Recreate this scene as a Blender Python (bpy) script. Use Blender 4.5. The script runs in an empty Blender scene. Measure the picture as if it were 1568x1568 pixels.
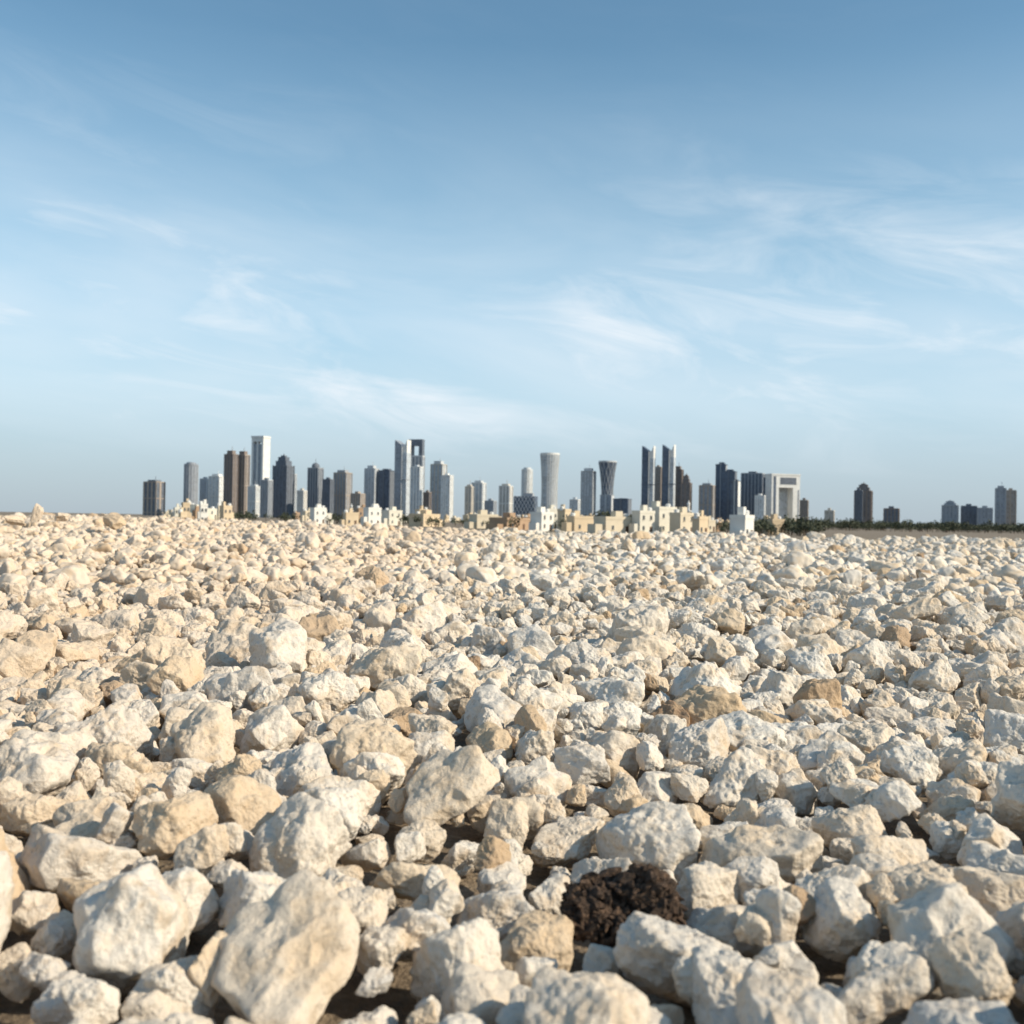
import bpy, bmesh, math, random
import numpy as np
from mathutils import Matrix, Vector, noise, Euler

random.seed(7); rng = np.random.default_rng(11)
scene = bpy.context.scene
scene.view_settings.view_transform = 'Standard'
scene.view_settings.look = 'None'
scene.view_settings.exposure = 0

# ------------------------------------------------------------ camera
F = 1680.0; C = 784.0
CAM_H = 1.35
cam_d = bpy.data.cameras.new("camera"); cam = bpy.data.objects.new("camera", cam_d)
scene.collection.objects.link(cam); scene.camera = cam
cam_d.sensor_width = 56; cam_d.lens = 56 * F / 1568
cam_d.clip_start = 0.05; cam_d.clip_end = 40000
R = Matrix.Rotation(math.radians(90 + 0.44), 3, 'X') @ Matrix.Rotation(math.radians(1.0), 3, 'Z')
cam.matrix_world = Matrix.Translation((0, 0, CAM_H)) @ R.to_4x4()
cam_d.dof.use_dof = True; cam_d.dof.focus_distance = 8.0; cam_d.dof.aperture_fstop = 4.2

def ray(px, py):
    return R @ Vector(((px - C) / F, -(py - C) / F, -1.0))
def at_dist(px, py, D):
    d = ray(px, py); return Vector((0, 0, CAM_H)) + d * (D / d.y)
def horizon_y(px):
    lo, hi = 700, 900
    for _ in range(30):
        m = (lo + hi) / 2
        if ray(px, m).z > 0: lo = m
        else: hi = m
    return lo
def on_plane(px, py, z):
    d = ray(px, py); return Vector((0, 0, CAM_H)) + d * ((z - CAM_H) / d.z)

# ------------------------------------------------------------ light
SUN_EL = math.radians(32); sx, sy = 0.94, -0.30
l = math.hypot(sx, sy); sx /= l; sy /= l
sdir = Vector((sx * math.cos(SUN_EL), sy * math.cos(SUN_EL), math.sin(SUN_EL)))
sd = bpy.data.lights.new("sun", 'SUN'); sd.energy = 5.0; sd.angle = math.radians(0.5); sd.color = (1.0, 0.88, 0.69)
so = bpy.data.objects.new("sun", sd); scene.collection.objects.link(so)
so.rotation_euler = sdir.to_track_quat('Z', 'Y').to_euler()

w = bpy.data.worlds.new("World"); scene.world = w; w.use_nodes = True
nt = w.node_tree; nt.nodes.clear(); N = nt.nodes; L = nt.links
STR = 0.13
out = N.new('ShaderNodeOutputWorld'); bg = N.new('ShaderNodeBackground'); bg.inputs[1].default_value = STR
sky = N.new('ShaderNodeTexSky'); sky.sky_type = 'NISHITA'; sky.sun_disc = False
sky.sun_elevation = SUN_EL; sky.sun_rotation = math.atan2(sx, sy)
sky.air_density = 1.0; sky.dust_density = 0.4; sky.ozone_density = 1.0; sky.altitude = 0
tc = N.new('ShaderNodeTexCoord'); sep = N.new('ShaderNodeSeparateXYZ'); L.new(tc.outputs['Generated'], sep.inputs[0])
def mth(nt, op, a, b=None, clamp=False):
    n = nt.nodes.new('ShaderNodeMath'); n.operation = op; n.use_clamp = clamp
    for i, v in enumerate((a, b)):
        if v is None: continue
        if isinstance(v, (int, float)): n.inputs[i].default_value = v
        else: nt.links.new(v, n.inputs[i])
    return n.outputs[0]
def mixc(nt, fac, a, b, mode='MIX'):
    n = nt.nodes.new('ShaderNodeMix'); n.data_type = 'RGBA'; n.blend_type = mode
    for i, v in ((0, fac), (6, a), (7, b)):
        if isinstance(v, (int, float)): n.inputs[i].default_value = v
        elif isinstance(v, tuple): n.inputs[i].default_value = (*v, 1)
        else: nt.links.new(v, n.inputs[i])
    return n.outputs[2]
def ramp(nt, fac, stops):
    r = nt.nodes.new('ShaderNodeValToRGB'); nt.links.new(fac, r.inputs[0])
    cr = r.color_ramp
    while len(cr.elements) < len(stops): cr.elements.new(0.5)
    for e, (p, c) in zip(cr.elements, stops):
        e.position = p; e.color = (c, c, c, 1) if isinstance(c, (int, float)) else (*c, 1)
    return r.outputs[0]
def noisen(nt, vec, scale, detail=4, rough=0.55, dist=0.0):
    n = nt.nodes.new('ShaderNodeTexNoise'); n.inputs['Scale'].default_value = scale; n.inputs['Detail'].default_value = detail
    n.inputs['Roughness'].default_value = rough; n.inputs['Distortion'].default_value = dist
    nt.links.new(vec, n.inputs[0]); return n.outputs[0]
def mapping(nt, vec, loc, rot, sc):
    mp = nt.nodes.new('ShaderNodeMapping'); nt.links.new(vec, mp.inputs[0])
    mp.inputs['Location'].default_value = loc; mp.inputs['Rotation'].default_value = rot; mp.inputs['Scale'].default_value = sc
    return mp.outputs[0]
dirn_ = tc.outputs['Generated']
v0_ = mapping(nt, dirn_, (0, 0, 0), (0, math.radians(-9), 0), (1, 1, 1))
v1_ = mapping(nt, v0_, (2.3, 0.4, 1.7), (0, 0, 0), (1.0, 1.0, 4.2))
v2_ = mapping(nt, v0_, (0.2, 3.4, 0.9), (0, 0, 0), (1.0, 1.0, 2.6))
wisps = ramp(nt, noisen(nt, v1_, 6.0, 9, 0.60, 0.8), [(0.38, 0), (0.55, 0.45), (0.74, 1)])
bank = ramp(nt, noisen(nt, v2_, 3.0, 4, 0.5, 0.3), [(0.36, 0.15), (0.47, 0.6), (0.58, 1)])
veil = ramp(nt, noisen(nt, v1_, 2.2, 5, 0.55, 0.4), [(0.36, 0), (0.66, 0.5)])
band = ramp(nt, sep.outputs[2], [(0.04, 0.05), (0.09, 0.8), (0.17, 1), (0.25, 0.7), (0.31, 0.2), (0.38, 0.03)])
fac = mth(nt, 'MULTIPLY', mth(nt, 'MULTIPLY', wisps, bank), 1.25)
fac = mth(nt, 'MAXIMUM', fac, veil)
fac = mth(nt, 'MULTIPLY', mth(nt, 'MULTIPLY', fac, band), 0.85, True)
k_ = 1 / STR
tint = mixc(nt, 1.0, sky.outputs[0], (0.86, 1.12, 1.10), 'MULTIPLY')
hazec = ramp(nt, sep.outputs[2], [(0.0, (.44, .52, .59)), (0.05, (.50, .61, .71)), (0.11, (.56, .73, .87)), (0.18, (.53, .74, .92))])
hz = mixc(nt, 1.0, hazec, (k_, k_, k_), 'MULTIPLY')
hf = ramp(nt, sep.outputs[2], [(0.0, 0.95), (0.07, 0.85), (0.17, 0.65), (0.28, 0.25), (0.40, 0.0)])
c0 = mixc(nt, hf, tint, hz)
c1 = mixc(nt, fac, c0, (0.86 * k_, 0.93 * k_, 0.99 * k_))
L.new(c1, bg.inputs[0]); L.new(bg.outputs[0], out.inputs[0])

# ------------------------------------------------------------ materials
def newmat(name):
    m = bpy.data.materials.new(name); m.use_nodes = True
    return m, m.node_tree, m.node_tree.nodes['Principled BSDF']

def limestone(name, near=True):
    m, t, p = newmat(name)
    g = t.nodes.new('ShaderNodeNewGeometry'); pos = g.outputs['Position']
    oi = t.nodes.new('ShaderNodeObjectInfo'); rnd = oi.outputs['Random']
    base = ramp(t, rnd, [(0.0, (0.64, 0.60, 0.545)), (0.3, (0.75, 0.695, 0.615)), (0.6, (0.70, 0.625, 0.53)), (0.88, (0.69, 0.585, 0.46)), (0.965, (0.60, 0.46, 0.31)), (1.0, (0.33, 0.22, 0.14))])
    n1 = noisen(t, pos, 5.0, 5 if near else 2, 0.65, 0.3 if near else 0)
    stain = ramp(t, n1, [(0.50, 0), (0.59, 0.38), (0.72, 0.72)])
    c = mixc(t, stain, base, (0.61, 0.44, 0.27))
    reg = ramp(t, noisen(t, pos, 0.3, 1, 0.5), [(0.42, 0), (0.65, 0.25)])
    c = mixc(t, reg, c, (0.64, 0.50, 0.36))
    # peach colour cast painted into the stone colour, stronger towards the left
    sp = t.nodes.new('ShaderNodeSeparateXYZ'); t.links.new(pos, sp.inputs[0])
    mr = t.nodes.new('ShaderNodeMapRange'); t.links.new(sp.outputs[0], mr.inputs[0])
    mr.inputs[1].default_value = 0.0; mr.inputs[2].default_value = -3.5; mr.inputs[3].default_value = 0.0; mr.inputs[4].default_value = 0.45
    c = mixc(t, mr.outputs[0], c, (0.66, 0.49, 0.34))
    if near:
        fine = noisen(t, pos, 38, 6, 0.66)
        grime = ramp(t, fine, [(0.30, 0.55), (0.46, 0.0)])
        c = mixc(t, grime, c, (0.34, 0.25, 0.17))
        b = t.nodes.new('ShaderNodeBump'); b.inputs['Strength'].default_value = 0.7; b.inputs['Distance'].default_value = 0.02
        t.links.new(fine, b.inputs['Height']); t.links.new(b.outputs[0], p.inputs['Normal'])
    t.links.new(c, p.inputs['Base Color']); p.inputs['Roughness'].default_value = 0.95
    p.inputs['Specular IOR Level'].default_value = 0.15
    return m
M_rockN = limestone("limestone", True); M_rockF = limestone("limestone_distant", False)

def ground_mat():
    m, t, p = newmat("sandy_ground")
    g = t.nodes.new('ShaderNodeNewGeometry'); pos = g.outputs['Position']
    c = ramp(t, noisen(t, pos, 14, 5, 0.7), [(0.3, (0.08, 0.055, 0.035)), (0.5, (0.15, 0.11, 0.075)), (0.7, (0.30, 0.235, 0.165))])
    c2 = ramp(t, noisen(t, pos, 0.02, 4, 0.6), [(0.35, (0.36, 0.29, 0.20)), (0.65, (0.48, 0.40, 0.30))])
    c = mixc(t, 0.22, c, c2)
    t.links.new(c, p.inputs['Base Color']); p.inputs['Roughness'].default_value = 0.95
    b = t.nodes.new('ShaderNodeBump'); b.inputs['Strength'].default_value = 0.9; b.inputs['Distance'].default_value = 0.04
    t.links.new(noisen(t, pos, 30, 4, 0.6), b.inputs['Height']); t.links.new(b.outputs[0], p.inputs['Normal'])
    return m
M_ground = ground_mat()

# ------------------------------------------------------------ terrain
def smooth(a, b, x):
    t = np.clip((x - a) / (b - a), 0, 1); return t * t * (3 - 2 * t)
LOW = -2.0
def edge_dist(x, y):
    ang = np.arctan2(x, np.maximum(y, 0.1))
    return 92 + 40 * smooth(0.0, -0.3, ang) + 8 * smooth(0.2, 0.4, ang) + 5 * np.sin(ang * 17) + 3 * np.sin(ang * 41 + 1)
def terrain(x, y):
    x = np.asarray(x, float); y = np.asarray(y, float)
    d = np.hypot(x, y)
    z = 0.08 * np.sin(x * 1.9 + 0.7 * y + 0.5) * np.sin(y * 1.6 - 0.5 * x + 1.1) + 0.08 * np.sin(x * 0.83 + 2) * np.cos(y * 0.71 + 0.9)
    z = z + 0.16 * np.sin(x * 0.31 + y * 0.13 + 1.3) * np.sin(y * 0.27 + 0.4) - 0.05
    z = z + 0.44 * smooth(-0.05, -0.45, np.arctan2(x, np.maximum(y, 0.1))) * smooth(15, 90, d)
    e = edge_dist(x, y)
    k = smooth(e - 3, e + 12, d)
    k = np.where(y < -5, smooth(40, 60, d), k)
    return z * (1 - k) + LOW * k
def sinh_space(a, b, n, k):
    t = np.linspace(-1, 1, n); return np.sinh(t * k) / np.sinh(k) * b
gx = sinh_space(0, 15000, 260, 9.0); 
gy = np.concatenate([-sinh_space(0, 3000, 81, 7)[41:][::-1], np.sinh(np.linspace(0, 1, 260) * 8.0) / np.sinh(8.0) * 15000])
gy = np.unique(gy)
X, Y = np.meshgrid(gx, gy); Z = terrain(X, Y) - 0.08
nx, ny = len(gx), len(gy)
me = bpy.data.meshes.new("ground")
vs = np.stack([X.ravel(), Y.ravel(), Z.ravel()], 1)
ii, jj = np.meshgrid(np.arange(nx - 1), np.arange(ny - 1)); a = (jj * nx + ii).ravel()
fs = np.stack([a, a + 1, a + nx + 1, a + nx], 1)
me.from_pydata(vs.tolist(), [], fs.tolist()); me.polygons.foreach_set("use_smooth", [True] * len(me.polygons))
me.materials.append(M_ground)
scene.collection.objects.link(bpy.data.objects.new("ground", me))

# ------------------------------------------------------------ rocks
def ico(level):
    bm = bmesh.new(); bmesh.ops.create_icosphere(bm, subdivisions=level, radius=1.0)
    v = np.array([q.co[:] for q in bm.verts]); f = [[q.index for q in fc.verts] for fc in bm.faces]
    bm.free(); return v, f
ICO = {k: ico(k) for k in (2, 4, 6)}
def rock_mesh(name, level, seed, mat):
    r = np.random.default_rng(seed); v, f = ICO[level]
    K = r.integers(10, 19)
    n = r.normal(size=(K, 3)); n /= np.linalg.norm(n, axis=1)[:, None]
    ax = np.array(Euler(r.uniform(-.3, .3, 3)).to_matrix())
    n = np.concatenate([n, ax, -ax])
    d = r.uniform(0.66, 0.98, K + 6); d[K:] = r.uniform(0.75, 1.0, 6)
    dots = np.maximum(v @ n.T, 0) / d
    p = r.uniform(16, 42)
    rad = ((dots ** p).sum(1) + (1 / 1.14) ** p) ** (-1 / p)
    q = v * rad[:, None]
    q = q * np.array([r.uniform(1.0, 1.4), r.uniform(0.8, 1.0), r.uniform(0.66, 0.9)])
    off = Vector(r.uniform(-50, 50, 3)); rg = r.uniform(0.6, 1.6)
    res = np.empty_like(q)
    for i in range(len(q)):
        P = Vector(q[i]); dirn = Vector(v[i])
        h = 0.16 * (noise.noise(P * 1.2 + off)) - 0.13 * abs(noise.noise(P * 2.3 + off))
        if level >= 4: h += 0.045 * rg * noise.fractal(P * 4.0 + off, 0.9, 2.1, 3)
        if level >= 6: h += 0.017 * rg * noise.fractal(P * 12 + off, 0.8, 2.1, 3) 
        res[i] = P + dirn * h
    res -= (res.max(0) + res.min(0)) / 2
    res /= (res.max(0)[:2] - res.min(0)[:2]).mean() / 2
    m = bpy.data.meshes.new(name); m.from_pydata(res.tolist(), [], f)
    m.polygons.foreach_set("use_smooth", [True] * len(m.polygons)); m.materials.append(mat)
    return m
def rock_collection(cname, n, level, seed0, mat):
    col = bpy.data.collections.new(cname)
    for i in range(n):
        o = bpy.data.objects.new("%s_stone_%02d" % (cname, i), rock_mesh("%s_stone_%02d" % (cname, i), level, seed0 + i, mat))
        col.objects.link(o)
    return col
NV = 24; FV = 12
colN = rock_collection("near_stones", NV, 6, 100, M_rockN)
colF = rock_collection("far_stones", FV, 4, 300, M_rockF)

def gn_field(name, pts, rots, scls, idx, col):
    m = bpy.data.meshes.new(name); m.from_pydata([tuple(p) for p in pts], [], [])
    a = m.attributes.new("rot", 'FLOAT_VECTOR', 'POINT'); a.data.foreach_set("vector", np.asarray(rots, np.float32).ravel())
    a = m.attributes.new("scl", 'FLOAT_VECTOR', 'POINT'); a.data.foreach_set("vector", np.asarray(scls, np.float32).ravel())
    a = m.attributes.new("idx", 'INT', 'POINT'); a.data.foreach_set("value", np.asarray(idx, np.int32))
    o = bpy.data.objects.new(name, m); scene.collection.objects.link(o)
    ng = bpy.data.node_groups.new(name + "_scatter", 'GeometryNodeTree')
    ng.interface.new_socket("Geometry", in_out='INPUT', socket_type='NodeSocketGeometry')
    ng.interface.new_socket("Geometry", in_out='OUTPUT', socket_type='NodeSocketGeometry')
    gi = ng.nodes.new('NodeGroupInput'); go = ng.nodes.new('NodeGroupOutput')
    ip = ng.nodes.new('GeometryNodeInstanceOnPoints'); ci = ng.nodes.new('GeometryNodeCollectionInfo')
    ci.inputs['Collection'].default_value = col; ci.inputs['Separate Children'].default_value = True; ci.inputs['Reset Children'].default_value = True
    def na(nm, ty):
        n = ng.nodes.new('GeometryNodeInputNamedAttribute'); n.data_type = ty; n.inputs[0].default_value = nm; return n.outputs[0]
    ng.links.new(gi.outputs[0], ip.inputs['Points']); ng.links.new(ci.outputs[0], ip.inputs['Instance'])
    ip.inputs['Pick Instance'].default_value = True
    ng.links.new(na("idx", 'INT'), ip.inputs['Instance Index'])
    e2r = ng.nodes.new('FunctionNodeEulerToRotation'); ng.links.new(na("rot", 'FLOAT_VECTOR'), e2r.inputs[0])
    ng.links.new(e2r.outputs[0], ip.inputs['Rotation']); ng.links.new(na("scl", 'FLOAT_VECTOR'), ip.inputs['Scale'])
    ng.links.new(ip.outputs[0], go.inputs[0])
    md = o.modifiers.new("scatter", 'NODES'); md.node_group = ng
    return o

hero = [(200,1430,190),(440,1480,270),(625,1430,150),(820,1440,115),(1045,1465,190),(1170,1320,155),(868,1285,115),(450,1300,150),
 (390,1375,130),(520,1375,90),(120,1320,150),(700,1485,140),(1290,1415,135),(1360,1325,120),(1205,1150,110),(1330,1155,110),(1165,1065,85),
 (1080,1065,105),(750,1130,80),(935,1065,115),(740,1238,66),(1000,1215,100),(1450,1445,190),(820,1200,110),(640,1350,110),(770,1355,92),
 (415,1125,100),(160,1140,120),(290,1085,90),(940,1152,92),(370,1015,120),(430,1055,70),(440,1095,75),(690,1032,80),(1040,1145,90),
 (310,1192,85),(222,1218,85),(1180,985,88),(1065,978,60),(590,962,80),(690,972,72),(300,955,60),(345,950,62),(500,880,50),(567,888,44),
 (1255,1003,80),(545,965,50),(830,1045,46),(632,925,40),(980,972,100),(50,1400,80),(1540,1380,120),(1420,1120,80),(60,1250,90),
 (575,1140,70),(1300,1270,90),(1480,1210,80),(560,1310,80),(260,1530,150),(900,1530,110),(1200,1480,110),(740,1545,150),(1340,1520,150),
 (1245,822,22),(410,905,36),(240,850,30)]
placed = []  # x,y,r
cell = 0.5; grid = {}
def try_place(x, y, r, k=0.80, force=False):
    gi_, gj_ = int(math.floor(x / cell)), int(math.floor(y / cell))
    if not force:
        for i in range(gi_ - 1, gi_ + 2):
            for j in range(gj_ - 1, gj_ + 2):
                for (a, b, c) in grid.get((i, j), ()):
                    dd = (r + c) * k
                    if (a - x) ** 2 + (b - y) ** 2 < dd * dd: return False
    grid.setdefault((gi_, gj_), []).append((x, y, r)); placed.append((x, y, r)); return True
CL = on_plane(950, 1383, 0.05)
for _ in range(3):
    CLZ = float(terrain(CL.x, CL.y)) + 0.09; CL = on_plane(950, 1383, CLZ + 0.03)
grid.setdefault((int(math.floor(CL.x/cell)), int(math.floor(CL.y/cell))), []).append((CL.x, CL.y, 0.20))
for (px, py, wd) in hero:
    z = 0.08
    P = on_plane(px, py, z)
    for _ in range(3):
        z = float(terrain(P.x, P.y)) + 0.5 * wd / 2 / F * P.y; P = on_plane(px, py, z) if py > horizon_y(px) + 6 else at_dist(px, py, 60)
    try_place(P.x, P.y, wd / 2 / F * P.length * 0.97, force=True)
nhero = len(placed)
HALF = math.radians(40)
def wedge(n, d0, d1):
    d = np.sqrt(rng.uniform(d0 ** 2, d1 ** 2, n)); a = rng.uniform(-HALF, HALF, n)
    return d * np.sin(a), d * np.cos(a) - 0.8
for (rr0, rr1, n, k) in [(0.20, 0.28, 200, 1.0), (0.14, 0.20, 1500, .92), (0.10, 0.14, 6000, .86), (0.065, 0.10, 17000, .85), (0.04, 0.065, 25000, .85)]:
    x, y = wedge(n, 2.0, 22)
    r = rng.uniform(rr0, rr1, n)
    for i in range(n):
        if rr1 < 0.07 and y[i] > 13: continue
        try_place(float(x[i]), float(y[i]), float(r[i]), k)
P = np.array(placed); n = len(P)
z = terrain(P[:, 0], P[:, 1]) + P[:, 2] * rng.uniform(0.3, 0.85, n) + rng.uniform(-0.04, 0.05, n)
z[:nhero] = terrain(P[:nhero, 0], P[:nhero, 1]) + P[:nhero, 2] * 0.5
# the stones just in front of the clod sit low in a hollow
dc = np.hypot(P[:, 0] - CL.x, P[:, 1] - CL.y)
hol = (dc < 0.48) & (P[:, 1] < CL.y + 0.05); z[hol] = np.minimum(z[hol], terrain(P[hol, 0], P[hol, 1]) + 0.03 - 0.35 * P[hol, 2] + 0.12 * smooth(0.2, 0.5, dc[hol]))
tilt = np.clip(rng.normal(0, 0.33, (n, 2)), -.6, .6); rots = np.stack([tilt[:, 0], tilt[:, 1], rng.uniform(0, 6.283, n)], 1)
s = P[:, 2][:, None] * np.stack([np.ones(n), np.ones(n), rng.uniform(0.85, 1.2, n)], 1)
# second layer of stones lying on top
n2_ = 2800; x2, y2 = wedge(n2_, 2.2, 20); r2 = rng.uniform(0.025, 0.095, n2_)
z2 = terrain(x2, y2) + 0.08 + r2 * 0.5
kk = np.hypot(x2 - CL.x, y2 - CL.y) > 0.5; x2, y2, z2, r2 = x2[kk], y2[kk], z2[kk], r2[kk]; n2_ = len(x2)
pts = np.concatenate([np.stack([P[:, 0], P[:, 1], z], 1), np.stack([x2, y2, z2], 1)])
rots = np.concatenate([rots, rng.uniform(0, 6.28, (n2_, 3))]); s = np.concatenate([s, np.repeat(r2[:, None], 3, 1)])
# a few boulders standing proud on the left crest
for (px, py, D, sc) in [(57, 786, 50, (.22, .22, .75)), (175, 797, 48, (.65, .6, .5)), (95, 792, 52, (.35, .35, .3)), (20, 796, 45, (.45, .4, .3))]:
    q = at_dist(px, py, D); pts = np.concatenate([pts, [[q.x, q.y, q.z]]]); rots = np.concatenate([rots, [[.1, .1, px]]]); s = np.concatenate([s, [list(sc)]])
idx = rng.integers(0, NV, len(pts))
gn_field("limestone_rubble", pts, rots, s, idx, colN)
print("near rocks", len(pts))
# far field
fx, fy, fr = [], [], []
for (d0, d1, c_) in [(21.2, 45, 0.27), (45, 80, 0.37), (80, 150, 0.47)]:
    xs = np.arange(-d1 * 0.7, d1 * 0.7, c_); ys = np.arange(d0 * 0.7 - 1, d1, c_)
    A, B = np.meshgrid(xs, ys); A = A.ravel() + rng.uniform(-c_ * .5, c_ * .5, A.size); B = B.ravel() + rng.uniform(-c_ * .5, c_ * .5, B.size)
    D = np.hypot(A, B + 0.8); an = np.abs(np.arctan2(A, B + 0.8))
    k = (D > d0) & (D < d1) & (an < HALF) & (np.hypot(A, B) < edge_dist(A, B) + 6)
    A, B = A[k], B[k]
    r = c_ * (0.30 + 0.50 * rng.random(len(A)) ** 2.5)
    big = rng.random(len(A)) < 0.05; r[big] *= 1.6
    fx.append(A); fy.append(B); fr.append(r)
fx = np.concatenate(fx); fy = np.concatenate(fy); fr = np.concatenate(fr); n = len(fx)
z = terrain(fx, fy) + fr * rng.uniform(0.2, 0.95, n) + rng.uniform(-0.04, 0.05, n)
rots = np.stack([rng.normal(0, .35, n), rng.normal(0, .35, n), rng.uniform(0, 6.283, n)], 1)
s = fr[:, None] * np.stack([np.ones(n), np.ones(n), rng.uniform(0.85, 1.35, n)], 1)
gn_field("distant_limestone_rubble", np.stack([fx, fy, z], 1), rots, s, rng.integers(0, FV, n), colF)
print("far rocks", n)

# ------------------------------------------------------------ dark crumbly clump
m_cl, t, p = newmat("dark_earth")
g = t.nodes.new('ShaderNodeNewGeometry')
nn_ = noisen(t, g.outputs['Position'], 45, 6, 0.7)
c = ramp(t, nn_, [(0.35, (0.03, 0.019, 0.012)), (0.52, (0.085, 0.052, 0.033)), (0.7, (0.22, 0.135, 0.085))])
t.links.new(c, p.inputs['Base Color']); p.inputs['Roughness'].default_value = 0.95
b = t.nodes.new('ShaderNodeBump'); b.inputs['Strength'].default_value = 1; b.inputs['Distance'].default_value = 0.02
t.links.new(nn_, b.inputs['Height']); t.links.new(b.outputs[0], p.inputs['Normal'])
V, Fc = [], []; v0, f0 = ICO[2]
for (lx, ly, lz, rx, ry, rz, cnt) in [(-0.10, 0.0, 0.02, .08, .09, .075, 330), (-0.02, 0.03, 0.03, .08, .08, .075, 280), (0.08, 0.0, 0.05, .085, .08, .09, 360), (0.13, -0.06, 0.01, .05, .05, .05, 140), (-0.13, -0.06, -0.01, .05, .05, .045, 110), (0, -.06, -.02, .12, .07, .05, 260)]:
    for _ in range(cnt):
        d = rng.normal(size=3); d /= np.linalg.norm(d); rad = rng.uniform(0.4, 1.15) ** 0.6
        cpos = np.array([lx, ly, lz]) + d * rad * np.array([rx, ry, rz])
        sc = rng.uniform(0.004, 0.018) * np.array([rng.uniform(.5, 1.4), rng.uniform(.5, 1.4), rng.uniform(.6, 2.6)])
        q = v0 * (1 + rng.uniform(-.35, .35, (len(v0), 1))) * sc
        rm = np.array(Euler(rng.uniform(0, 6, 3)).to_matrix()); q = q @ rm.T + cpos
        o_ = len(V); V += q.tolist(); Fc += [[a + o_ for a in f] for f in f0]
me = bpy.data.meshes.new("dark_earth_clod"); me.from_pydata(V, [], Fc); me.materials.append(m_cl)
o = bpy.data.objects.new("dark_earth_clod", me); scene.collection.objects.link(o)
o.location = (CL.x, CL.y, CLZ)

# ------------------------------------------------------------ building kit
def facade(name, wall, glass, fh=4.0, bay=4.0, wf=0.38, rough=0.35):
    m, t, p = newmat(name)
    tc = t.nodes.new('ShaderNodeTexCoord'); s_ = t.nodes.new('ShaderNodeSeparateXYZ'); t.links.new(tc.outputs['Object'], s_.inputs[0])
    u = mth(t, 'DIVIDE', mth(t, 'ADD', s_.outputs[0], s_.outputs[1]), bay); vz = mth(t, 'DIVIDE', s_.outputs[2], fh)
    fu = mth(t, 'FRACT', u); fv = mth(t, 'FRACT', vz)
    k = mth(t, 'MULTIPLY', mth(t, 'GREATER_THAN', fu, wf), mth(t, 'GREATER_THAN', fv, wf * 0.9))
    cb = t.nodes.new('ShaderNodeCombineXYZ'); t.links.new(mth(t, 'FLOOR', u), cb.inputs[0]); t.links.new(mth(t, 'FLOOR', vz), cb.inputs[1])
    wn = t.nodes.new('ShaderNodeTexWhiteNoise'); t.links.new(cb.outputs[0], wn.inputs[0])
    gl = mixc(t, wn.outputs[0], tuple(x * 0.7 for x in glass), tuple(min(1, x * 1.7) for x in glass))
    nz = ramp(t, noisen(t, tc.outputs['Object'], 0.03, 4), [(0.3, 0.78), (0.7, 1.0)])
    wl = mixc(t, 1.0, wall, nz, 'MULTIPLY')
    t.links.new(mixc(t, k, wl, gl), p.inputs['Base Color'])
    t.links.new(mth(t, 'SUBTRACT', 0.8, mth(t, 'MULTIPLY', k, 0.8 - rough)), p.inputs['Roughness'])
    return m
def plain(name, col, rough=0.8):
    m, t, p = newmat(name)
    tc = t.nodes.new('ShaderNodeTexCoord')
    nz = ramp(t, noisen(t, tc.outputs['Object'], 0.15, 5, 0.6), [(0.3, 0.8), (0.7, 1.0)])
    t.links.new(mixc(t, 1.0, col, nz, 'MULTIPLY'), p.inputs['Base Color']); p.inputs['Roughness'].default_value = rough
    return m
WALL = dict(white=(.80, .79, .76), beige=(.60, .55, .48), grey=(.38, .40, .43), lgrey=(.58, .60, .62), brown=(.25, .205, .18), dark=(.17, .19, .225), navy=(.12, .15, .20), tan=(.44, .37, .31))  # darker tones lifted bluish: slight distance haze painted into the walls
GLASS = dict(white=(.40, .45, .50), beige=(.24, .26, .28), grey=(.17, .20, .25), lgrey=(.30, .35, .40), brown=(.10, .11, .13), dark=(.085, .105, .14), navy=(.075, .10, .145), tan=(.15, .165, .19))  # glass darks lifted likewise, haze put into their colour
MF = {k: facade("facade_" + k, WALL[k], GLASS[k]) for k in WALL}
MP = {k: plain("cladding_" + k, WALL[k]) for k in WALL}

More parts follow.
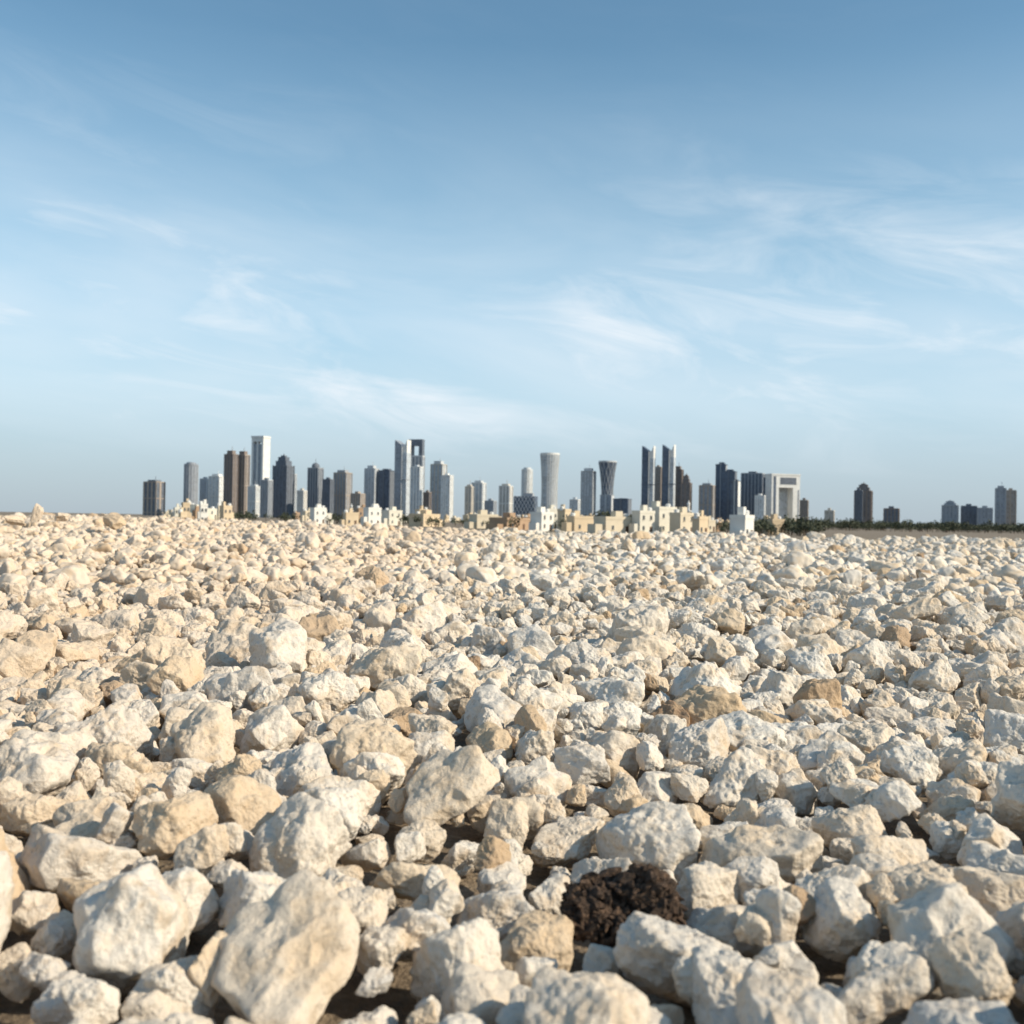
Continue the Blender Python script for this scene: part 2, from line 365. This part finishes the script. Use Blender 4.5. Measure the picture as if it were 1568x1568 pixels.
class MB:
    def __init__(s): s.v = []; s.f = []; s.m = []; s.mats = []
    def mi(s, m):
        if m not in s.mats: s.mats.append(m)
        return s.mats.index(m)
    def box(s, x0, x1, y0, y1, z0, z1, m):
        b = len(s.v); s.v += [(x0,y0,z0),(x1,y0,z0),(x1,y1,z0),(x0,y1,z0),(x0,y0,z1),(x1,y0,z1),(x1,y1,z1),(x0,y1,z1)]
        for f in ((0,3,2,1),(4,5,6,7),(0,1,5,4),(1,2,6,5),(2,3,7,6),(3,0,4,7)): s.f.append([b + i for i in f]); s.m.append(s.mi(m))
    def prism(s, poly, y0, y1, m):   # poly in x,z  CCW
        b = len(s.v); n = len(poly)
        s.v += [(x, y0, z) for x, z in poly] + [(x, y1, z) for x, z in poly]
        s.f.append([b + i for i in range(n)]); s.m.append(s.mi(m)); s.f.append([b + n + i for i in range(n)][::-1]); s.m.append(s.mi(m))
        for i in range(n):
            j = (i + 1) % n; s.f.append([b + i, b + n + i, b + n + j, b + j]); s.m.append(s.mi(m))
    def rev(s, prof, m, seg=32, cx=0, cy=0):
        b = len(s.v); n = len(prof)
        for r, z in prof:
            for i in range(seg):
                a = 2 * math.pi * i / seg; s.v.append((cx + r * math.cos(a), cy + r * math.sin(a), z))
        for k in range(n - 1):
            for i in range(seg):
                j = (i + 1) % seg; s.f.append([b + k*seg+i, b + k*seg+j, b + (k+1)*seg+j, b + (k+1)*seg+i]); s.m.append(s.mi(m))
        s.f.append([b + (n-1)*seg + i for i in range(seg)]); s.m.append(s.mi(m))
    def bar(s, p, q, r, m):
        p = Vector(p); q = Vector(q); d = (q - p).normalized(); a = d.orthogonal().normalized() * r; c_ = d.cross(a)
        b = len(s.v); s.v += [tuple(e + o_) for e in (p, q) for o_ in (a, c_, -a, -c_)]
        for i in range(4):
            j = (i + 1) % 4; s.f.append([b + i, b + j, b + 4 + j, b + 4 + i]); s.m.append(s.mi(m))
    def obj(s, name, loc, rz):
        me = bpy.data.meshes.new(name); me.from_pydata(s.v, [], s.f); me.polygons.foreach_set("material_index", s.m)
        for m in s.mats: me.materials.append(m)
        bm = bmesh.new(); bm.from_mesh(me); bmesh.ops.recalc_face_normals(bm, faces=bm.faces); bm.to_mesh(me); bm.free()
        o = bpy.data.objects.new(name, me); scene.collection.objects.link(o); o.location = loc; o.rotation_euler = (0, 0, rz); return o

def setup(x0, x1, yt, D, th, ratio):
    xm = (x0 + x1) / 2; top = at_dist(xm, yt, D); hb = at_dist(xm, horizon_y(xm), D)
    S = D / F; W = (x1 - x0) * S; w_ = W / (math.cos(th) + ratio * math.sin(th)); d_ = w_ * ratio
    return Vector((hb.x, D, LOW)), w_, d_, top.z - LOW
def piers(b, w_, d_, z0, z1, n, m, pw=0.18, pr=0.8):
    for i in range(n + 1):
        x = -w_/2 + w_ * i / n; hw = w_ / n * pw
        b.box(x - hw, x + hw, -d_/2 - pr, -d_/2 + .05, z0, z1, m); b.box(x - hw, x + hw, d_/2 - .05, d_/2 + pr, z0, z1, m)
    nd = max(2, round(n * d_ / w_))
    for i in range(1, nd):
        y = -d_/2 + d_ * i / nd; hw = d_ / nd * pw
        b.box(w_/2 - .05, w_/2 + pr, y - hw, y + hw, z0, z1, m); b.box(-w_/2 - pr, -w_/2 + .05, y - hw, y + hw, z0, z1, m)
def bands(b, w_, d_, zs, m, t_=2.0, pr=1.1):
    for z_ in zs: b.box(-w_/2 - pr, w_/2 + pr, -d_/2 - pr, d_/2 + pr, z_, z_ + t_, m)
def tower(name, x0, x1, yt, col, style='pier', D=2600, th=24, ratio=0.8, trim=None, n=4):
    th = math.radians(th); loc, w_, d_, h = setup(x0, x1, yt, D, th, ratio)
    b = MB(); mf = MF[col]; mp = MP[trim or col]; mn = MP[col]
    if style == 'pier':
        hb = h * 0.94
        b.box(-w_/2, w_/2, -d_/2, d_/2, 0, hb, mf); piers(b, w_, d_, 0, hb, n, mp)
        bands(b, w_, d_, [6, hb * 0.5, hb - 1], mp); b.box(-w_*.33, w_*.33, -d_*.33, d_*.33, hb + 1, h, mn)
        b.bar((w_*.1, 0, h), (w_*.1, 0, h + 9), .5, mn)
    elif style == 'glass':
        b.box(-w_/2, w_/2, -d_/2, d_/2, 0, h * .97, mf)
        b.box(w_/2 - .1, w_/2 + .6, -d_*.42, d_*.42, 0, h*.95, mp)
        b.box(-w_*.05, w_*.05, -d_/2 - 1, -d_/2 + .1, 0, h*.985, mp)
        bands(b, w_, d_, [h * .955], mn, 1.5, .8); b.box(-w_*.2, w_*.3, -d_*.3, d_*.3, h*.97, h, mn)
    elif style == 'frame':
        e = w_ * .16
        b.box(-w_/2 + e, w_/2 - e, -d_/2 + 2, d_/2 - 2, 0, h * .90, MF['grey'])
        for sx_ in (-1, 1): b.box(sx_*w_/2 - (e if sx_ > 0 else 0), sx_*w_/2 + (e if sx_ < 0 else 0), -d_/2, d_/2, 0, h*.975, mp)
        b.box(-w_/2 + e, w_/2 - e, -d_/2, d_/2, h*.93, h*.975, mp)
        b.box(-w_/2 - 1, w_/2 + 1, -d_/2 - 1, d_/2 + 1, h*.975, h, mp)
        b.box(-e*.35, e*.35, -d_/2, -d_/2 + 2.05, h*.03, h*.93, mp)
    elif style == 'step':
        lv = [(1, 0, .80), (.78, .80, .88), (.55, .88, .94), (.3, .94, .965)]
        for k, a, c_ in lv: b.box(-w_/2*k, w_/2*k, -d_/2*k, d_/2*k, h*a, h*c_, mf if k > .4 else mn)
        piers(b, w_, d_, 0, h*.81, n, mp); bands(b, w_, d_, [h*.785], mp); b.rev([(w_*.05, h*.96), (.4, h)], mn, 8)
    elif style == 'dome':
        hb = h * .84; r = min(w_, d_) * .42
        b.box(-w_/2, w_/2, -d_/2, d_/2, 0, hb, mf); piers(b, w_, d_, 0, hb + 1, n, mp); bands(b, w_, d_, [hb - 2], mp)
        b.rev([(r, hb), (r, hb + h*.03)] + [(r*math.cos(a*math.pi/12), hb + h*.03 + r*.9*math.sin(a*math.pi/12)) for a in range(1, 6)] + [(.6, hb + h*.03 + r*.92), (.4, h)], mn, 20)
    elif style == 'round':
        r = w_ * .5; b.rev([(r, 0), (r, h*.94), (r*1.06, h*.94), (r*1.06, h*.97), (r*.7, h*.97), (r*.7, h)], mf, 32)
        for i in range(16):
            a = 2*math.pi*i/16; b.bar((r*1.01*math.cos(a), r*1.01*math.sin(a), 0), (r*1.01*math.cos(a), r*1.01*math.sin(a), h*.95), .9, mp)
    elif style == 'slant':
        b.box(-w_/2, w_*.12, -d_/2, d_/2, 0, h*.90, mf)
        b.prism([(-w_/2, h*.90), (w_*.12, h*.90), (w_*.12, h*.93), (-w_/2, h)], -d_/2, d_/2, mf)
        b.box(w_*.12 + .05, w_/2, -d_/2 + 2, d_/2 - 2, 0, h*.84, MF['lgrey'])
        b.prism([(w_*.12 + .05, h*.84), (w_/2, h*.84), (w_/2, h*1.0), (w_*.30, h*.93), (w_*.12 + .05, h*.93)], -d_/2 + 3, d_/2 - 3, MP['white'])
        bands(b, w_, d_, [h*.5], mn, 2, .5)
        b.box(w_*.10, w_*.14, -d_/2 - 1.2, -d_/2, 0, h*.93, mp)
    elif style == 'slab':
        b.box(-w_/2, w_/2, -d_/2, d_/2, 0, h, mf); b.box(-w_/2 - .6, w_/2 + .6, -d_/2 - .6, d_/2 + .6, h, h + 2, mp)
        piers(b, w_, d_, 0, h, n, mp, .14); b.box(-w_*.2, w_*.15, -d_*.25, d_*.25, h + 2, h + 6, mn)
    return b.obj(name, loc, -th)

T = tower
T("apartment_tower", 221, 250, 735, 'dark', 'pier', trim='tan', n=3)
T("office_tower", 279, 304, 708, 'grey', 'round', trim='grey')
T("office_tower", 306, 321, 734, 'grey', 'slab', trim='lgrey', D=2800)
T("apartment_tower", 320, 343, 726, 'white', 'pier', D=2700, n=3)
T("apartment_tower", 343, 362, 690, 'brown', 'pier', n=3, D=2500, trim='brown')
T("apartment_tower", 362, 380, 691, 'brown', 'pier', n=3, D=2520, trim='tan')
T("framed_tower", 384, 411, 668, 'white', 'frame', D=2750)
T("apartment_tower", 380, 397, 742, 'lgrey', 'pier', D=2450, trim='white')
T("apartment_tower", 399, 416, 736, 'dark', 'slab', D=2400, trim='lgrey')
T("stepped_tower", 418, 448, 694, 'dark', 'step', trim='dark')
T("apartment_tower", 443, 453, 727, 'lgrey', 'slab', D=2650)
T("apartment_tower", 455, 469, 752, 'beige', 'slab', D=2400, trim='white')
T("domed_tower", 471, 493, 702, 'dark', 'dome', trim='grey')
T("office_tower", 494, 510, 735, 'dark', 'slab', D=2500)
T("office_tower", 511, 537, 720, 'grey', 'pier', n=4, D=2550, trim='tan')
T("apartment_block", 537, 558, 757, 'tan', 'slab', D=2300)
T("office_tower", 558, 578, 713, 'lgrey', 'pier', n=3, trim='lgrey')
T("glass_tower", 578, 603, 718, 'navy', 'glass', trim='dark')
T("glass_tower", 603, 628, 674, 'grey', 'slant', D=2550, trim='lgrey')
T("apartment_block", 648, 660, 755, 'brown', 'slab', D=2300)
T("office_tower", 659, 682, 706, 'lgrey', 'pier', n=3, trim='beige', D=2700)
T("apartment_tower", 675, 693, 729, 'white', 'slab', D=2450)
T("apartment_tower", 712, 724, 742, 'beige', 'pier', n=2, D=2450, trim='beige')
T("apartment_tower", 722, 743, 736, 'lgrey', 'pier', n=3, D=2500, trim='white')
T("apartment_block", 742, 760, 768, 'grey', 'slab', D=2300)
T("apartment_tower", 764, 784, 741, 'beige', 'pier', n=3, D=2450, trim='white')
T("cylindrical_tower", 796, 816, 716, 'white', 'round', D=2700, trim='white')
T("apartment_block", 872, 888, 766, 'lgrey', 'slab', D=2300, trim='white')
T("office_tower", 889, 911, 717, 'lgrey', 'pier', n=4, trim='grey')
T("glass_office_block", 918, 940, 757, 'grey', 'glass', D=2350, trim='lgrey')
T("glass_office_block", 938, 967, 763, 'navy', 'glass', D=2300, trim='dark')
T("twin_glass_tower", 981, 1003, 683, 'navy', 'slant', D=2500, trim='white')
T("office_tower", 1001, 1013, 716, 'tan', 'slab', D=2700)
T("twin_glass_tower", 1012, 1034, 681, 'navy', 'slant', D=2500, trim='white')
T("apartment_tower", 1029, 1045, 714, 'brown', 'pier', n=2, D=2600, trim='brown')
T("apartment_tower", 1042, 1058, 724, 'brown', 'step', n=2, D=2450, trim='brown')
T("office_tower", 1070, 1094, 740, 'grey', 'pier', n=3, D=2450, trim='tan')
T("glass_tower", 1094, 1113, 708, 'navy', 'glass', D=2600, trim='grey')
T("glass_tower", 1104, 1128, 719, 'navy', 'glass', D=2500, trim='dark')
T("office_tower", 1119, 1133, 734, 'dark', 'glass', D=2400, trim='white', ratio=1.0, th=35)
T("glass_tower", 1133, 1172, 726, 'dark', 'slab', D=2600, trim='grey', n=6)
T("office_block", 1155, 1172, 760, 'white', 'slab', D=2350)
T("apartment_block", 1224, 1238, 767, 'brown', 'slab', D=2300, trim='tan')
T("apartment_block", 1262, 1278, 783, 'beige', 'slab', D=2000)
T("stepped_tower", 1307, 1336, 738, 'brown', 'step', D=2400, trim='brown')
T("apartment_tower", 1308, 1321, 752, 'dark', 'slab', D=2300)
T("apartment_block", 1352, 1378, 780, 'dark', 'slab', D=2100, trim='brown')
T("apartment_block", 1441, 1468, 765, 'grey', 'step', D=2300, trim='grey')
T("apartment_block", 1470, 1497, 776, 'dark', 'slab', D=2300)
T("apartment_block", 1495, 1521, 779, 'grey', 'slab', D=2250)
T("office_tower", 1523, 1540, 744, 'grey', 'pier', D=2300, n=2)
T("office_tower", 1538, 1556, 752, 'tan', 'slab', D=2300, n=2)

# tower with a square opening at its head
loc, w_, d_, h = setup(624, 648, 673, 2600, math.radians(14), .5)
b = MB(); e = w_*.26
b.box(-w_/2, w_/2, -d_/2, d_/2, 0, h*.80, MF['grey']); piers(b, w_, d_, 0, h*.8, 4, MP['lgrey'])
b.box(-w_/2, -w_/2 + e, -d_/2, d_/2, h*.80, h*.92, MF['dark']); b.box(w_/2 - e, w_/2, -d_/2, d_/2, h*.80, h*.92, MF['dark'])
b.box(-w_/2, w_/2, -d_/2, d_/2, h*.92, h, MF['dark']); b.box(-w_/2 - 1, w_/2 + 1, -d_/2 - 1, d_/2 + 1, h*.78, h*.80, MP['lgrey'])
b.obj("open_topped_tower", loc, -math.radians(14))
T("office_tower", 628, 647, 716, 'lgrey', 'slab', D=2480, trim='white', n=3)

# white concave tower
loc, w_, d_, h = setup(826, 855, 694, 2600, 0, 1)
b = MB(); r = w_/2
prof = [(r*(0.80 + 0.20*((t_ - .45)/.55)**2) if t_ > .45 else r*(0.80 + .14*((.45 - t_)/.45)**2), h*t_*.985) for t_ in np.linspace(0, 1, 22)]
b.rev(prof, MF['lgrey'], 40); b.rev([(r*1.02, h*.97), (r*1.02, h), (r*.9, h), (r*.9, h*.985)], MP['white'], 40)
for i in range(24):
    a = 2*math.pi*i/24
    for (p0, p1) in zip(prof[:-1:3], prof[3::3]): b.bar(((p0[0]+.5)*math.cos(a), (p0[0]+.5)*math.sin(a), p0[1]), ((p1[0]+.5)*math.cos(a), (p1[0]+.5)*math.sin(a), p1[1]), .9, MP['white'])
b.obj("concave_white_tower", loc, 0)
# hyperboloid lattice tower
loc, w_, d_, h = setup(915, 943, 706, 2600, 0, 1)
b = MB(); r = w_/2
def hr(t_): return r*(0.62 + .38*((t_ - .42)/.58)**2) if t_ > .42 else r*(0.62 + .2*((.42 - t_)/.42)**2)
b.rev([(hr(t_)*.97, h*t_*.98) for t_ in np.linspace(0, 1, 20)], MF['navy'], 40)
b.rev([(r*1.0, h*.975), (r*1.0, h), (r*.8, h)], MP['lgrey'], 40)
NS = 12
for i in range(NS):
    for sg in (-1, 1):
        for k in range(10):
            t0, t1 = k/10, (k+1)/10
            a0 = 2*math.pi*(i/NS) + sg*t0*2.2; a1 = 2*math.pi*(i/NS) + sg*t1*2.2
            b.bar((hr(t0)*1.01*math.cos(a0), hr(t0)*1.01*math.sin(a0), h*t0*.98), (hr(t1)*1.01*math.cos(a1), hr(t1)*1.01*math.sin(a1), h*t1*.98), .65, MP['lgrey'])
b.obj("hyperboloid_lattice_tower", loc, 0)
# low lattice-fronted block
loc, w_, d_, h = setup(786, 823, 760, 2350, math.radians(15), .5)
b = MB(); b.box(-w_/2, w_/2, -d_/2, d_/2, 0, h, MF['navy'])
n_ = 6
for i in range(n_):
    xa, xb = -w_/2 + w_*i/n_, -w_/2 + w_*(i+1)/n_
    for k in range(4):
        za, zb = h*k/4, h*(k+1)/4
        b.bar((xa, -d_/2 - .6, za), (xb, -d_/2 - .6, zb), .7, MP['lgrey']); b.bar((xb, -d_/2 - .6, za), (xa, -d_/2 - .6, zb), .7, MP['lgrey'])
b.box(-w_*.1, w_*.35, -d_*.3, d_*.3, h, h*1.12, MP['grey'])
b.obj("lattice_fronted_block", loc, -math.radians(15))
# gate-shaped tower: white portal frame, recessed glass between the legs
loc, w_, d_, h = setup(1172, 1223, 726, 2450, math.radians(14), .45)
b = MB(); e = w_*.25
b.box(-w_/2, -w_/2 + e, -d_/2, d_/2, 0, h*.74, MP['white']); b.box(w_/2 - e, w_/2, -d_/2, d_/2, 0, h*.74, MP['white'])
b.box(-w_/2, w_/2, -d_/2, d_/2, h*.74, h*.97, MP['white']); b.box(-w_/2 - 1, w_/2 + 1, -d_/2 - 1, d_/2 + 1, h*.97, h, MP['white'])
b.box(-w_*.20, w_/2 - e*.55, -d_/2 - .5, -d_/2 + .1, h*.80, h*.93, MF['dark'])
b.box(-w_/2 + e, w_/2 - e, d_/2 - 6, d_/2 - 1, 0, h*.74, MF['lgrey'])
b.box(-w_/2 + e*.25, -w_/2 + e*.6, -d_/2 - .5, -d_/2 + .1, h*.04, h*.95, MF['navy'])
b.box(w_/2 - e*.3, w_/2 - e*.12, -d_/2 - .5, -d_/2 + .1, h*.04, h*.70, MF['grey'])
b.obj("gate_shaped_tower", loc, math.radians(14))
T("glass_tower", 1168, 1180, 732, 'navy', 'slab', D=2500, trim='dark', n=2)
# ------------------------------------------------------------ low town
M_win = plain("window_glass", (.10, .11, .12), .25); M_door = plain("door_wood", (.14, .08, .05), .6)
MH = [plain("render_" + str(i), c) for i, c in enumerate([(.72, .62, .47), (.78, .73, .62), (.60, .47, .32), (.72, .57, .39), (.84, .81, .75), (.46, .31, .2)])]
def house(px, py_base, wpx, hpx, D, mat, name="flat_roofed_house", rz=None):
    b = MB(); S = D / F; W = wpx*S; H = hpx*S; dd = W*random.uniform(.5, .9)
    p_ = at_dist(px, horizon_y(px), D)
    st = max(1, round(H/3.6)); fh = H/st
    b.box(-W/2, W/2, -dd/2, dd/2, 0, H, mat)
    for (x0, x1, y0, y1) in ((-W/2 - .1, W/2 + .1, -dd/2 - .1, -dd/2 + .25), (-W/2 - .1, W/2 + .1, dd/2 - .25, dd/2 + .1), (-W/2 - .1, -W/2 + .25, -dd/2 + .25, dd/2 - .25), (W/2 - .25, W/2 + .1, -dd/2 + .25, dd/2 - .25)):
        b.box(x0, x1, y0, y1, H - .15, H + .7, mat)
    u = random.uniform(-.35, .1); b.box(W*u, W*(u + random.uniform(.2, .4)), -dd*.1, dd*.3, H, H + 2.4, mat)
    b.rev([(.8, H), (.8, H + 1.5), (.5, H + 1.7)], MP['white'], 10, W*random.choice((-.4, .4)), 0)
    # entrance wing lower than the main block
    sg = random.choice((-1, 1)); b.box(min(sg*W/2, sg*W*.8), max(sg*W/2, sg*W*.8), -dd*.35, dd*.3, 0, H*random.uniform(.45, .7), mat)
    nw = max(2, int(W/4.5))
    for s_ in range(st):
        for i in range(nw):
            x = -W/2 + W*(i + .5)/nw; z0 = s_*fh + 1.1
            if s_ == 0 and i == nw//2: b.box(x - .5, x + .5, -dd/2 - .08, -dd/2 + .05, 0, 2.2, M_door); continue
            b.box(x - .42, x + .42, -dd/2 - .06, -dd/2 + .05, z0, z0 + 1.25, M_win); b.box(x - .55, x + .55, -dd/2 - .2, -dd/2 + .04, z0 - .16, z0 - .02, mat)
        for i in range(max(1, nw//2)):
            y = -dd/2 + dd*(i + .5)/max(1, nw//2); z0 = s_*fh + 1.1
            b.box(W/2 - .05, W/2 + .06, y - .42, y + .42, z0, z0 + 1.25, M_win)
    b.obj(name, (p_.x, D, LOW), random.uniform(.5, 1.0) if rz is None else rz)
hs = random.Random(5)
for i in range(150):
    px = hs.choice([hs.uniform(255, 350), hs.uniform(450, 1240), hs.uniform(560, 1180), hs.uniform(560, 1180)])
    D = hs.uniform(420, 1400); 
    house(px, 0, hs.uniform(8, 18)*(700/D)**.5 , hs.uniform(3.6, 8.8)*F/D*.9, D, MH[hs.choice([0, 0, 1, 1, 2, 3, 3, 4, 5])])
for (px, wp, hp, D, mi_) in [(487, 22, 23, 520, 4), (310, 50, 19, 500, 1), (830, 30, 26, 360, 4), (940, 56, 22, 330, 0), (985, 30, 32, 330, 1), (1012, 38, 38, 340, 1), (1045, 36, 30, 330, 0), (1072, 24, 26, 300, 3),
     (1136, 30, 34, 230, 4), (1185, 24, 21, 380, 2), (890, 40, 21, 360, 3), (780, 50, 16, 380, 5), (740, 36, 19, 430, 0), (650, 36, 17, 480, 3), (600, 26, 21, 520, 1), (570, 24, 25, 500, 4)]:
    house(px, 0, wp, hp, D, MH[mi_])
def minaret(px, yt, D):
    b = MB(); p_ = at_dist(px, horizon_y(px), D); h = at_dist(px, yt, D).z - LOW; r = h*.06
    b.box(-r*1.5, r*1.5, -r*1.5, r*1.5, 0, h*.25, MP['white'])
    b.rev([(r, h*.25), (r*.95, h*.6), (r*1.7, h*.63), (r*1.7, h*.67), (r*.7, h*.67), (r*.65, h*.84), (r*.95, h*.85), (r*.8, h*.9), (r*.3, h*.95), (.1, h)], MP['white'], 12)
    b.obj("minaret", (p_.x, D, LOW), 0)
minaret(538, 771, 600); minaret(1054, 766, 500)

# ------------------------------------------------------------ distant trees
m_leaf, t, p = newmat("foliage")
g = t.nodes.new('ShaderNodeNewGeometry')
c = ramp(t, noisen(t, g.outputs['Position'], .6, 4, .6), [(0.35, (0.035, 0.042, 0.025)), (0.65, (0.09, 0.10, 0.055))])
t.links.new(c, p.inputs['Base Color']); p.inputs['Roughness'].default_value = .8
m_bark = plain("bark", (.14, .10, .07))
V, Fc, Mi = [], [], []
def leaf(cp, sz):
    nrm = Vector(rng.normal(size=3)).normalized(); a = nrm.orthogonal().normalized()*sz; c_ = nrm.cross(a)*rng.uniform(.5, 1)
    o_ = len(V); cp = Vector(cp); V.extend([tuple(cp + a), tuple(cp + c_), tuple(cp - a), tuple(cp - c_)]); Fc.append([o_, o_+1, o_+2, o_+3]); Mi.append(0)
def treeat(x, y, h):
    o_ = len(V)
    for z_, rr in ((0, .25), (h*.5, .12)):
        for k in range(5): V.append((x + rr*math.cos(k*1.257), y + rr*math.sin(k*1.257), LOW + z_))
    for k in range(5): Fc.append([o_+k, o_+(k+1) % 5, o_+5+(k+1) % 5, o_+5+k]); Mi.append(1)
    for _ in range(rng.integers(4, 7)):
        c0 = np.array([x, y, LOW + h*.62]) + rng.normal(size=3)*np.array([h*.28, h*.28, h*.13])
        for _ in range(26): leaf(c0 + rng.normal(size=3)*h*.13, h*rng.uniform(.05, .1))
for (a0, a1, nn, d0, d1, h0, h1) in [(1150, 1250, 70, 340, 520, 3, 6.2), (1240, 1600, 330, 800, 1300, 5, 9), (640, 1140, 130, 360, 800, 2.5, 5.5), (250, 640, 90, 500, 900, 3, 6), (860, 1000, 25, 450, 600, 5, 8)]:
    for _ in range(nn):
        D = rng.uniform(d0, d1); px = rng.uniform(a0, a1); q = at_dist(px, horizon_y(px), D); treeat(q.x, D, rng.uniform(h0, h1))
me = bpy.data.meshes.new("distant_trees"); me.from_pydata(V, [], Fc); me.materials.append(m_leaf); me.materials.append(m_bark); me.polygons.foreach_set("material_index", Mi)
scene.collection.objects.link(bpy.data.objects.new("distant_trees", me))
